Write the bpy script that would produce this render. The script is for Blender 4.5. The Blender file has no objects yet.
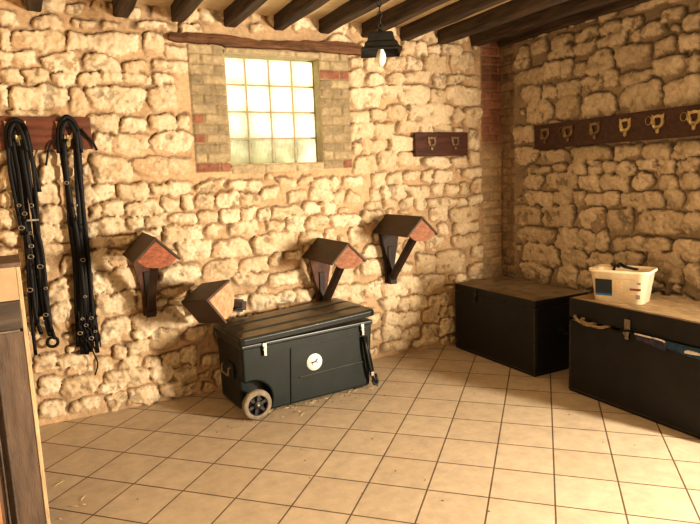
import bpy, bmesh, math, random
import numpy as np
from mathutils import Vector, Matrix, Euler
R_ = random.Random(7)
COL = bpy.context.scene.collection
rad = math.radians

# ------------------------------------------------------------------ scene helpers
def link(o, parent=None):
    COL.objects.link(o)
    if parent is not None: o.parent = parent
    return o
def empty(name, loc=(0,0,0), rot=(0,0,0)):
    o = bpy.data.objects.new(name, None); o.empty_display_size = .05
    o.location = loc; o.rotation_euler = rot
    return link(o)
def tag(o, label, cat, group=None):
    o['label'] = label; o['category'] = cat
    if group: o['group'] = group
    return o
def structure(o):
    o['kind'] = 'structure'; return o
def copy_tree(o, parent=None):
    c = o.copy(); COL.objects.link(c)
    c.parent = parent
    for ch in list(o.children): copy_tree(ch, c)
    return c

class MB:
    """collects shapes; build() links them as one mesh object"""
    def __init__(s): s.v=[]; s.f=[]; s.sm=[]
    def add(s, vs, fs, smooth=False, M=None):
        n=len(s.v)
        s.v += [tuple(M@Vector(p)) if M is not None else tuple(p) for p in vs]
        s.f += [[i+n for i in f] for f in fs]; s.sm += [smooth]*len(fs)
        return s
    def box(s, a, b, M=None):
        (x0,y0,z0),(x1,y1,z1)=a,b
        vs=[(x0,y0,z0),(x1,y0,z0),(x1,y1,z0),(x0,y1,z0),(x0,y0,z1),(x1,y0,z1),(x1,y1,z1),(x0,y1,z1)]
        return s.add(vs,[[0,3,2,1],[4,5,6,7],[0,1,5,4],[1,2,6,5],[2,3,7,6],[3,0,4,7]],False,M)
    def bar(s, p, q, w, t, up=(0,0,1)):
        p,q=Vector(p),Vector(q); d=(q-p); L=d.length; d.normalize()
        r=d.cross(Vector(up))
        if r.length<1e-4: r=d.cross(Vector((0,1,0)))
        r.normalize(); u=r.cross(d)
        M=Matrix(((r.x,d.x,u.x,p.x),(r.y,d.y,u.y,p.y),(r.z,d.z,u.z,p.z),(0,0,0,1)))
        return s.box((-w/2,0,-t/2),(w/2,L,t/2),M)
    def prism(s, poly, axis, a, b, M=None, smooth=False):
        """poly: 2D points; extruded along axis from a to b"""
        def P(u,v,w):
            return {'y':(u,w,v),'x':(w,u,v),'z':(u,v,w)}[axis]
        n=len(poly)
        vs=[P(u,v,a) for u,v in poly]+[P(u,v,b) for u,v in poly]
        fs=[list(range(n)),list(range(2*n-1,n-1,-1))]+[[i,i+n,(i+1)%n+n,(i+1)%n] for i in range(n)]
        return s.add(vs,fs,smooth,M)
    def tube(s, pts, r, n=8, closed=False, M=None, flat=1.0, up=(0,1,0)):
        pts=[Vector(p) for p in pts]; m=len(pts); vs=[]; fs=[]
        for i,p in enumerate(pts):
            if closed: t=pts[(i+1)%m]-pts[i-1]
            else: t=pts[min(i+1,m-1)]-pts[max(i-1,0)]
            t.normalize(); u=Vector(up); a=t.cross(u)
            if a.length<1e-3: a=t.cross(Vector((1,0,.01)))
            a.normalize(); b=a.cross(t)
            rr=r[i] if isinstance(r,(list,tuple)) else r
            for k in range(n):
                th=2*math.pi*k/n
                vs.append(p+a*math.cos(th)*rr+b*math.sin(th)*rr*flat)
        k=m if closed else m-1
        for i in range(k):
            j=(i+1)%m
            for q in range(n):
                fs.append([i*n+q,i*n+(q+1)%n,j*n+(q+1)%n,j*n+q])
        if not closed:
            fs.append(list(range(n))[::-1]); fs.append([(m-1)*n+q for q in range(n)])
        return s.add(vs,fs,True,M)
    def ring(s, c, R, r, nrm=(0,1,0), n=20, k=6, sx=1, sz=1):
        c=Vector(c); q=Vector(nrm).to_track_quat('Z','Y')
        pts=[c+q@Vector((R*sx*math.cos(2*math.pi*i/n),R*sz*math.sin(2*math.pi*i/n),0)) for i in range(n)]
        return s.tube(pts,r,k,True,up=nrm)
    def lathe(s, prof, c=(0,0,0), axis='z', n=32, cap=True, phase=0, smooth=True):
        vs=[];fs=[]
        for r,h in prof:
            for k in range(n):
                t=2*math.pi*k/n+phase; x,y=r*math.cos(t),r*math.sin(t)
                p={'z':(x,y,h),'y':(x,h,y),'x':(h,x,y)}[axis]
                vs.append((p[0]+c[0],p[1]+c[1],p[2]+c[2]))
        for i in range(len(prof)-1):
            for k in range(n):
                fs.append([i*n+k,i*n+(k+1)%n,(i+1)*n+(k+1)%n,(i+1)*n+k])
        if cap:
            fs.append(list(range(n))[::-1]); fs.append([(len(prof)-1)*n+k for k in range(n)])
        return s.add(vs,fs,smooth)
    def build(s, name, mat, parent=None, bevel=0, seg=2, smooth=None, loc=None):
        me=bpy.data.meshes.new(name); me.from_pydata(s.v,[],s.f)
        bm=bmesh.new(); bm.from_mesh(me); bmesh.ops.recalc_face_normals(bm,faces=bm.faces); bm.to_mesh(me); bm.free()
        me.polygons.foreach_set('use_smooth',[bool(x) for x in s.sm]); me.update()
        me.materials.append(mat)
        o=bpy.data.objects.new(name,me); link(o,parent)
        if loc: o.location=loc
        if bevel:
            b=o.modifiers.new('bevel','BEVEL'); b.width=bevel; b.segments=seg; b.limit_method='ANGLE'; b.angle_limit=rad(35)
        return o

# ------------------------------------------------------------------ materials
def mat(name, base, rough=.7, var=0.25, scale=12, stretch=(1,1,1), bump=.2, bscale=60, metal=0, dust=None, spec=.4, dark=None, coord='Object'):
    m=bpy.data.materials.new(name); m.use_nodes=True; nt=m.node_tree; N=nt.nodes; L=nt.links
    b=N['Principled BSDF']; b.inputs['Roughness'].default_value=rough; b.inputs['Metallic'].default_value=metal
    b.inputs['Specular IOR Level'].default_value=spec
    tc=N.new('ShaderNodeTexCoord'); mp=N.new('ShaderNodeMapping'); mp.inputs['Scale'].default_value=stretch
    L.new(tc.outputs[coord],mp.inputs['Vector'])
    n1=N.new('ShaderNodeTexNoise'); n1.inputs['Scale'].default_value=scale; n1.inputs['Detail'].default_value=6; n1.inputs['Roughness'].default_value=.65
    L.new(mp.outputs['Vector'],n1.inputs['Vector'])
    cr=N.new('ShaderNodeValToRGB'); d=dark or tuple(c*(1-var*1.6) for c in base); hi=tuple(min(1,c*(1+var)) for c in base)
    cr.color_ramp.elements[0].position=.3; cr.color_ramp.elements[0].color=(*d,1)
    cr.color_ramp.elements[1].position=.72; cr.color_ramp.elements[1].color=(*hi,1)
    L.new(n1.outputs['Fac'],cr.inputs['Fac']); out=cr.outputs['Color']
    if dust:
        ge=N.new('ShaderNodeNewGeometry'); sp=N.new('ShaderNodeSeparateXYZ'); L.new(ge.outputs['Normal'],sp.inputs[0])
        mr=N.new('ShaderNodeMapRange'); mr.inputs[1].default_value=.55; mr.inputs[2].default_value=.98; mr.inputs[4].default_value=dust[3]
        L.new(sp.outputs['Z'],mr.inputs[0])
        n3=N.new('ShaderNodeTexNoise'); n3.inputs['Scale'].default_value=9; n3.inputs['Detail'].default_value=5
        L.new(tc.outputs['Object'],n3.inputs['Vector'])
        mm=N.new('ShaderNodeMath'); mm.operation='MULTIPLY'; L.new(mr.outputs[0],mm.inputs[0])
        m2=N.new('ShaderNodeMapRange'); m2.inputs[1].default_value=.3; m2.inputs[2].default_value=.6; m2.inputs[3].default_value=.45; L.new(n3.outputs['Fac'],m2.inputs[0]); L.new(m2.outputs[0],mm.inputs[1])
        mx=N.new('ShaderNodeMix'); mx.data_type='RGBA'; L.new(mm.outputs[0],mx.inputs[0]); L.new(out,mx.inputs[6]); mx.inputs[7].default_value=(*dust[:3],1); out=mx.outputs[2]
    L.new(out,b.inputs['Base Color'])
    if bump:
        n2=N.new('ShaderNodeTexNoise'); n2.inputs['Scale'].default_value=bscale; n2.inputs['Detail'].default_value=5
        L.new(mp.outputs['Vector'],n2.inputs['Vector'])
        bp=N.new('ShaderNodeBump'); bp.inputs['Strength'].default_value=bump; bp.inputs['Distance'].default_value=.01
        L.new(n2.outputs['Fac'],bp.inputs['Height']); L.new(bp.outputs['Normal'],b.inputs['Normal'])
    return m
M={}
M['beam']=mat('dark_beam_wood',(.072,.048,.031),.75,.5,7,(4,.35,4),.5,22)
M['lintel']=mat('lintel_wood',(.15,.07,.032),.75,.45,7,(.5,4,4),.6,25)
M['board']=mat('redbrown_board',(.15,.05,.026),.45,.35,6,(.6,.6,5),.15,30)
M['board_mid']=mat('redbrown_board_dull',(.085,.031,.018),.55,.35,6,(.6,.6,5),.15,30,spec=.25)
M['board_y']=mat('dark_redbrown_board',(.066,.027,.016),.45,.35,6,(5,.6,5),.15,30)
M['roof']=mat('brown_painted_board',(.057,.034,.018),.6,.22,9,(4,.6,4),.12,50)
M['gable']=mat('worn_red_wood',(.27,.095,.045),.7,.4,16,(1.5,1.5,2.5),.3,60,dark=(.13,.04,.02))
M['gable_brown']=mat('faded_brown_wood',(.25,.115,.062),.7,.4,16,(1.5,1.5,2.5),.3,60,dark=(.14,.05,.025))
M['gable_pale']=mat('worn_pink_wood',(.62,.3,.18),.7,.35,16,(1.5,1.5,2.5),.3,60,dark=(.38,.14,.07))
M['bracket']=mat('dark_bracket_wood',(.034,.017,.010),.6,.35,9,(1,1,1),.15,50)
M['plate']=mat('brown_plate_wood',(.10,.042,.023),.65,.35,9,(3,3,1),.2,50)
M['plastic']=mat('black_green_plastic',(.009,.013,.011),.42,.25,5,(1,1,1),.12,140,dust=(.21,.17,.11,.5),spec=.32)
M['plastic_gloss']=mat('glossy_black_plastic',(.010,.014,.012),.38,.25,5,(1,1,1),.05,140,spec=.5)
M['plastic_lid']=mat('dusty_black_plastic',(.010,.013,.011),.36,.25,5,(1,1,1),.12,140,dust=(.25,.19,.115,.62),spec=.45)
M['plastic_dk']=mat('black_plastic',(.008,.008,.008),.45,.2,6,(1,1,1),.05,90)
M['chest']=mat('black_painted_wood',(.010,.0085,.008),.5,.5,7,(1,1,1),.15,45,dust=(.27,.205,.13,.85),dark=(.006,.0055,.006))
M['chest_edge']=mat('worn_chest_trim',(.035,.03,.026),.5,.6,25,(1,1,1),.2,60)
M['chest_top']=mat('dusty_tan_board',(.4,.29,.17),.7,.3,9,(3,1,1),.15,50)
M['chrome']=mat('chrome',(.75,.72,.66),.25,.1,8,(1,1,1),0,metal=1)
M['steel']=mat('dull_steel',(.34,.30,.25),.45,.25,18,(1,1,1),.1,60,metal=.8)
M['brass']=mat('aged_brass',(.5,.38,.2),.42,.3,18,(1,1,1),.15,70,metal=.75)
M['brass_dk']=mat('tarnished_brass',(.26,.18,.1),.45,.35,18,(1,1,1),.15,70,metal=.7)
M['leather']=mat('black_leather',(.005,.0042,.004),.5,.3,20,(1,1,1),.25,120,spec=.25)
M['rubber']=mat('grey_tyre',(.22,.18,.13),.85,.25,20,(1,1,1),.2,90)
M['hub']=mat('black_hub',(.03,.028,.025),.5,.3,20,(1,1,1),.1,90)
M['white']=mat('white_sticker',(.85,.82,.74),.5,.06,10,(1,1,1),0)
M['ink']=mat('dark_ink',(.05,.045,.04),.6,.1,10,(1,1,1),0)
M['pail']=mat('white_pail_plastic',(.84,.74,.56),.4,.1,6,(1,1,1),.05,40,dark=(.66,.53,.36))
M['label_navy']=mat('navy_label',(.012,.016,.022),.4,.2,9,(1,1,1),0)
M['label_blue']=mat('blue_label',(.02,.11,.2),.4,.2,9,(1,1,1),0)
M['label_tan']=mat('tan_print',(.55,.36,.18),.5,.2,9,(1,1,1),0)
M['label_brown']=mat('brown_print',(.2,.07,.035),.5,.2,9,(1,1,1),0)
M['label_grey']=mat('grey_print',(.28,.25,.2),.5,.2,9,(1,1,1),0)
M['lamp']=mat('dark_lamp_metal',(.013,.013,.011),.6,.4,14,(1,1,1),.2,70)
M['bulb']=mat('white_bulb',(.9,.86,.74),.2,.03,5,(1,1,1),0,spec=.6)
M['cloth_blue']=mat('blue_cloth',(.022,.06,.115),.85,.3,14,(1,1,1),.4,90)
M['cloth_violet']=mat('slate_violet_cloth',(.05,.048,.085),.85,.3,14,(1,1,1),.4,90)
M['cloth_white']=mat('white_binding',(.62,.57,.55),.8,.15,14,(1,1,1),.2,90)
M['rope']=mat('tan_rope',(.28,.21,.12),.9,.35,40,(1,1,1),.4,120)
M['cab_dark']=mat('greybrown_panel',(.125,.086,.062),.6,.3,7,(4,4,.6),.2,45)
M['cab_rail']=mat('dark_grey_rail',(.085,.064,.05),.6,.3,7,(.6,4,4),.2,45)
M['cab_tan']=mat('pale_tan_panel',(.42,.30,.18),.65,.12,5,(1,1,1),.08,40)
M['cab_edge']=mat('pale_wood_edge',(.5,.37,.22),.7,.25,10,(4,4,.8),.25,45)
M['cab_orange']=mat('orange_wood_board',(.45,.2,.08),.6,.25,8,(4,4,.6),.2,45)
M['straw']=mat('straw',(.72,.58,.32),.8,.2,30,(1,1,1),0)
M['dirt']=mat('dark_crumbs',(.09,.06,.035),.9,.3,30,(1,1,1),0)
M['plaster']=mat('cream_plaster',(.74,.6,.4),.9,.14,4,(1,1,1),.35,25)
M['grout']=mat('window_mortar',(.42,.36,.24),.9,.15,20,(1,1,1),.3,70)
# ------------------------------------------------------------------ stone walls (height field + colour attribute)
STB="""-86,225.3,23.5,9.2 -45.2,243.5,24.2,8.3 -93.9,64,20.5,9.2 -65.7,83.3,17.5,10.6 -362.5,233.1,19.4,8.9 -154.7,239.2,16.5,9.2 -414,233.2,18.3,8 -129.5,66.4,15.2,9.6 -249.7,117.9,18.4,7.9 -104,243.2,16.1,9 -34.1,223.5,14.7,9.6 -47,273.3,14.2,9.9 -335.5,183.5,19.9,6.6 -363.2,272.6,17.4,7 -370.8,183.1,13.7,8.6 -25.8,71.5,16.2,7.1 -295,99.3,14.9,7.6 -326.8,201.2,13.8,8.1 -46.4,129.2,16.3,6.8 -80.6,271.1,12,9.1 -327.5,100.3,15.5,7 -313.9,117.5,14.2,7.5 -284.7,116.3,14.4,7.2 -45.3,102.2,16.4,6.3 -379.2,61.7,9.7,10.6 -115.8,33.5,15,6.8 -334.1,65.9,12.5,8 -410.8,271.7,15.9,6.2 -355.5,201.5,13.5,7.3 -117.5,198.4,12.9,7.4 -237.4,86,17.2,5.4 -179.1,130.4,15.6,5.6 -94.8,84.4,10.2,8.6 -133.5,184.5,9.3,9.1 -156.5,181.7,10.9,7.8 -408.8,24.2,12.5,6.7 -107.3,101.4,11.4,7.2 -330.7,235.2,9.2,8.8 -355.6,65.5,12.4,6.4 -398.1,257.4,12.3,6.4 -153.9,87,11.2,7 -266.2,100.9,12.5,6.3 -160.4,210.4,12,6.5 -71,18,9.2,8.4 -79.2,180.9,16,4.7 -149.4,197.1,13.6,5.6 -184.5,82.8,8.8,8.6 -273.8,131.4,13.3,5.7 -71.4,167,11.1,6.6 -121.3,226.1,10.8,6.7 -343.1,50,10.4,7 -27.1,90.4,11.2,6.4 -89.5,32.8,9.6,7.5 -368.9,101,8.5,8.6 -130.2,8.5,16.8,4.3 -269.7,88.7,14,5.1 -81.7,46.2,12.8,5.6 -73.5,141.8,17,4.2 -45.8,116,14,5 -371,83.4,9.7,7.2 -363.3,7.8,11.5,6.1 -414.1,78.4,6.9,10.1 -350.9,152.5,13.1,5.1 -348.3,22.3,9.5,7.1 -90.7,16.5,10.4,6.4 -357.9,165.5,10.2,6.5 -137.2,210.4,9.9,6.6 -385.4,99.1,7.8,8.5 -137.6,35.5,8.3,7.8 -77.7,242.1,8.7,7.5 -122.5,269.7,10.7,6 -115.6,17.3,11.5,5.6 -33.3,169.4,14.9,4.3 -100.8,152.8,12,5.3 -203,155.5,10.8,5.9 -171.2,64.5,7.8,8.2 -77.5,130.5,10.3,6 -331.4,216.2,11.1,5.6 -403.3,9.3,12.7,4.8 -151.3,101.9,10.6,5.8 -99.8,260.1,13.8,4.4 -370.8,258.3,11.7,5.2 -154.7,65.9,8.7,7 -386.5,115.7,6.8,8.8 -35.2,201.8,6.2,9.6 -415.1,97.1,7.2,8.2 -136.7,21.3,9.7,6.1 -206.6,132.3,10.8,5.4 -261.1,68.8,9.9,5.9 -84.8,103.1,9.5,6.1 -144.7,268.1,9,6.4 -30.8,142.6,11.6,5 -214.5,118.7,10.6,5.4 -111.8,184.6,11.1,5.2 -376.4,141.5,10.4,5.5 -334.1,274,7.5,7.7 -189,66.7,10.1,5.7 -168.9,116.6,7.7,7.4 -106,48.2,10.1,5.5 -228.4,131.7,8.7,6.4 -373.4,216,8.9,6.2 -28.7,156.2,8.8,6.2 -137.7,50.6,9,6 -371.2,116.1,7.5,7.1 -414.7,166.2,7.1,7.5 -322.9,257.9,11.6,4.6 -111.5,214.3,10.3,5.1 -285.7,156.1,8.7,6 -129.3,245.3,8.6,6.1 -236.3,142.9,12.4,4.2 -123.1,154.4,8.9,5.8 -427,9.7,8.9,5.6 -375.7,129.8,15.6,3.2 -96.2,6.6,15.5,3.2 -69.9,33.2,8.4,5.8 -151.4,133,10.5,4.5 -164.7,256,6.8,6.9 -363.7,45.9,8.7,5.4 -59.3,286.4,11.7,4 -411.2,43.9,9.9,4.7 -378.5,165.6,8.5,5.5 -366.7,22.8,7.8,5.9 -286.6,143.2,8.7,5.3 -53.2,180.9,8.4,5.4 -389.5,232.1,5.4,8.3 -144.1,167.3,7.2,6.2 -428.5,27.7,6.4,7 -320.7,142.8,10.1,4.4 -223.7,69.4,8.9,5 -330.8,131.3,7.6,5.8 -373.5,153.8,8.7,5 -411.7,180.6,7.1,6.1 -38.9,257.8,9.2,4.7 -126.7,167.3,7.5,5.8 -375.5,202.2,6.4,6.7 -315.2,131.5,7.8,5.5 -413,151.5,8,5.3 -386.5,83.1,5.6,7.6 -341.6,142.8,8.8,4.8 -370.3,34.5,8.6,4.9 -99.7,142.1,7.8,5.4 -169.9,166.1,10.8,3.9 -102.9,271.1,7.6,5.5 -141.9,224.2,8.4,4.9 -324.5,166.9,8.6,4.8 -73.8,257.2,7.9,5.2 -404,284.5,8.9,4.6 -330.9,18.9,7.9,5.1 -389.4,37,7,5.8 -268.6,142.9,7.7,5.1 -341.6,8.5,7.7,5.2 -428.3,46.1,7.2,5.5 -162.4,222.9,8.2,4.8 -354,215.7,8,4.9 -267.4,155.6,8.5,4.6 -145.2,255.1,9,4.4 -243,69.7,10.3,3.8 -413.6,128.6,9.6,4 -386.3,272.4,6,6.4 -382.5,24.9,7.9,4.8 -226.5,154.6,8,4.7 -56.2,258.4,8.2,4.6 -89.7,167.7,7.2,5.3 -303.5,155.6,7,5.5 -213.7,144.7,8.8,4.3 -35.4,183.5,6.2,6.1 -328.6,247.6,8,4.6 -107.9,284.7,7.5,4.9 -382.4,5.8,6.2,5.9 -356.8,56.2,9.2,3.9 -327.9,32,5.9,6.2 -303.8,167.4,8.2,4.4 -414.3,247.5,7.7,4.6 -108.1,169.5,8.4,4.1 -317.8,269.1,7.4,4.6 -55.4,225.1,5.2,6.4 -203.1,166.3,8.9,3.8 -348.2,256.7,7.5,4.5 -186.8,152.5,5.5,6 -386.8,17.2,9.7,3.4 -407.3,139.4,5.3,6.3 -250.4,158.9,7.1,4.6 -283.2,71.8,8.9,3.6 -381,246.6,7.5,4.3 -80.9,284.6,7.1,4.5 -439.6,179,3.8,8.5 -339.4,166.6,6.6,4.7 -122.9,256.5,8,3.9 -231.7,105.5,8,3.8 -427,67.4,4.7,6.4 -122.5,47.3,4.9,6.1 -94.2,284.4,4.8,6.1 -298.7,132.3,6.6,4.6 -418.2,139.4,5.5,5.4 -171.2,152.8,7.6,3.9 -440.9,152,5.3,5.6 -442.1,126.4,6.8,4.3 -341.2,32.3,7.2,4.1 -164.1,269.3,6.8,4.2 -197,143.7,6.6,4.4 -397.6,246.8,6.8,4.2 -233.7,167.5,7.9,3.6 -331.9,6,7.8,3.6 -91.3,213.2,7.1,4 -407.9,116.5,4.5,6.4 -246,131.9,6.6,4.2 -346.7,248.3,8.9,3.1 -348.9,133.7,9.6,2.9 -134.3,144.6,6,4.6 -77.6,155.3,6.6,4.2 -406.5,35.4,9.7,2.8 -73.3,213.2,9.4,2.9 -411.4,191,6.3,4.3 -365.7,248.9,7.7,3.5 -333.3,286.5,12.1,2.2 -46.7,155.1,6.2,4.3 -420.7,222.2,12.3,2.1 -318.3,155.4,4.8,5.4 -429.7,247.3,6.3,4.1 -441.6,138.6,6,4.3 -74.1,116.9,5.3,4.9 -150.9,143.8,6.5,3.9 -116.5,144.2,6.2,4.1 -278.2,167.3,7.3,3.5 -388.6,139.3,4.2,5.9 -331.3,154.7,5.1,4.8 -62.8,154,6.7,3.6 -302.4,143.1,6,3.9 -148.6,153.9,4.5,5.1 -357.5,142,6.1,3.8 -440.8,164.1,4.2,5.5 -315.5,217.2,4,5.7 -264.5,166.7,6.4,3.6 -421.3,260,6.8,3.3 -247.7,103.9,4.5,4.8 -189.8,165.8,4.3,4.9 -388,181.6,3.3,6.2 -347,295.1,5.2,4 -218.2,168.5,6.4,3.2 -255.4,141.5,4.4,4.7 -135.9,155.6,4,5.1 -357.8,82.6,3.2,6.4 -50.8,141.2,5.4,3.7 -378.9,44.5,4.4,4.4 -337.2,86.9,7.6,2.5 -196.9,120.6,5.5,3.3 -427.6,284.7,4.4,4 -389.8,166.8,2.9,5.8 -430.9,270.8,2.6,6.5 -355,32.7,5.6,3 -385.4,293.9,4.8,3.3 -431.9,258.2,3,5.3 -396.6,169.3,2.5,6.2 -386.4,153.7,3.3,4.1 -167.3,196.3,3.2,4.3 -435.6,233.6,1.8,7 -362.8,286,5.5,2.2 -292,168.9,3.6,2.5"""
STR="""-55.2,89.7,23.7,9.9 -155.9,221.8,18.8,10 -75,126.3,18.5,10.1 -51.6,223.7,16.7,10.7 -181.6,92.1,16.5,10.8 -47.5,107.5,24.2,7.1 -36.6,126.3,17.9,9.4 -119.4,220.7,16.3,9.5 -178.5,125.9,18.4,8.5 -47.6,70.9,18.5,8 -161.4,107.6,26.3,5.2 -161.6,142.1,18.2,7.2 -38.3,256.3,19.2,6.7 -79,158.4,17.3,7.3 -85.8,223.6,14.1,8.9 -191.9,221.7,14.1,8.9 -52.1,142.5,18.9,6.6 -96,89,14.1,8.6 -34.6,184.3,15.8,7.7 -118.6,254.5,13.3,8.8 -110.4,181.7,20.8,5.6 -141.8,125.4,12.7,9.1 -113.8,126,12.3,8.9 -85.3,106.7,12.6,8.7 -150.3,256.4,14.4,7.2 -31.6,204.5,12.9,7.6 -87.8,71.8,11.1,8.9 -86,238,11.9,8.1 -44.4,158.2,13.5,7 -179.7,241.3,13.4,6.8 -109,106.5,9.9,9 -70.9,181.8,16.8,5.3 -124.8,143.2,15.6,5.6 -40.3,240.6,11.5,7.5 -149.7,93.3,12.4,6.6 -136.1,157.1,13.4,6 -67.5,258,10.5,7.7 -199.9,106.3,10.8,7.1 -78.3,282.3,14.2,5 -173.5,180.5,11.6,6 -110,239.3,10.7,6.6 -110.1,157.4,10.9,6.2 -81.7,143.9,11.2,6 -152.2,237.3,13.1,5 -147.2,181.5,13.6,4.6 -197.4,180.7,10,6.3 -76.8,272.1,14.4,4.3 -123.7,91.2,12.1,5.1 -50,169.8,17,3.5 -163.1,269.9,11.8,4.8 -104.1,270.8,11.5,4.8 -129.7,240.4,7.8,6.9 -203,126.1,6.7,8 -51.3,281,9.2,5.8 -107.7,73.1,7.3,7.2 -64.2,239.8,8.8,5.8 -95.6,169.1,9.8,5.1 -125.3,107.8,5.5,8.8 -205.6,88.9,5.6,8.7 -161.7,158,8.4,5.7 -137.3,270.2,7.5,6.2 -196,254.5,8.2,5.5 -148.3,279.8,9.2,4.9 -84.5,256.9,6.6,6.8 -200.6,156.9,7.7,5.8 -203.4,142.1,5.5,8 -188,143.5,6.4,6.6 -29.6,269.2,8.9,4.8 -176.3,255.5,7.1,5.8 -199.6,168.5,8.3,4.8 -183.4,157.7,7.1,5.4 -129.5,280.4,8.4,4.6 -181.2,277.6,9.2,4.1 -100.1,143.5,5.6,6.4 -197.1,268.2,6.5,5.5 -146.2,168.1,6.8,5.2 -110.7,280.6,6.6,5.3 -163.9,169.8,8.3,3.9 -180.6,168.7,7.2,4.4 -30.6,280.5,5.8,5.4 -131.5,169.2,6.4,4.8 -99.8,254.3,5.5,5.4 -116,169.7,6,4.9 -199.3,240.3,5.5,5 -76.3,170.4,7.8,3.3 -122.9,269.9,6,4 -99.3,280.2,5.4,3.6"""
def parse(s): return [[float(v)/100 for v in q.split(',')] for q in s.split()]
def vnoise(X,Y,scale,seed):
    g=np.random.RandomState(seed).rand(257,257).astype(np.float32); g[256]=g[0]; g[:,256]=g[:,0]
    x=X*scale+1000; y=Y*scale+1000
    xi=np.floor(x).astype(int); yi=np.floor(y).astype(int); fx=x-xi; fy=y-yi
    fx=fx*fx*(3-2*fx); fy=fy*fy*(3-2*fy); xi%=256; yi%=256
    return (g[xi,yi]*(1-fx)+g[xi+1,yi]*fx)*(1-fy)+(g[xi,yi+1]*(1-fx)+g[xi+1,yi+1]*fx)*fy-.5
def fbm(X,Y,scale,seed,o=4,gain=.5):
    a=1;r=0
    for k in range(o): r=r+a*vnoise(X,Y,scale*2**k,seed+k*17); a*=gain
    return r
def sstep(a,b,x):
    t=np.clip((x-a)/(b-a),0,1); return t*t*(3-2*t)

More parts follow.
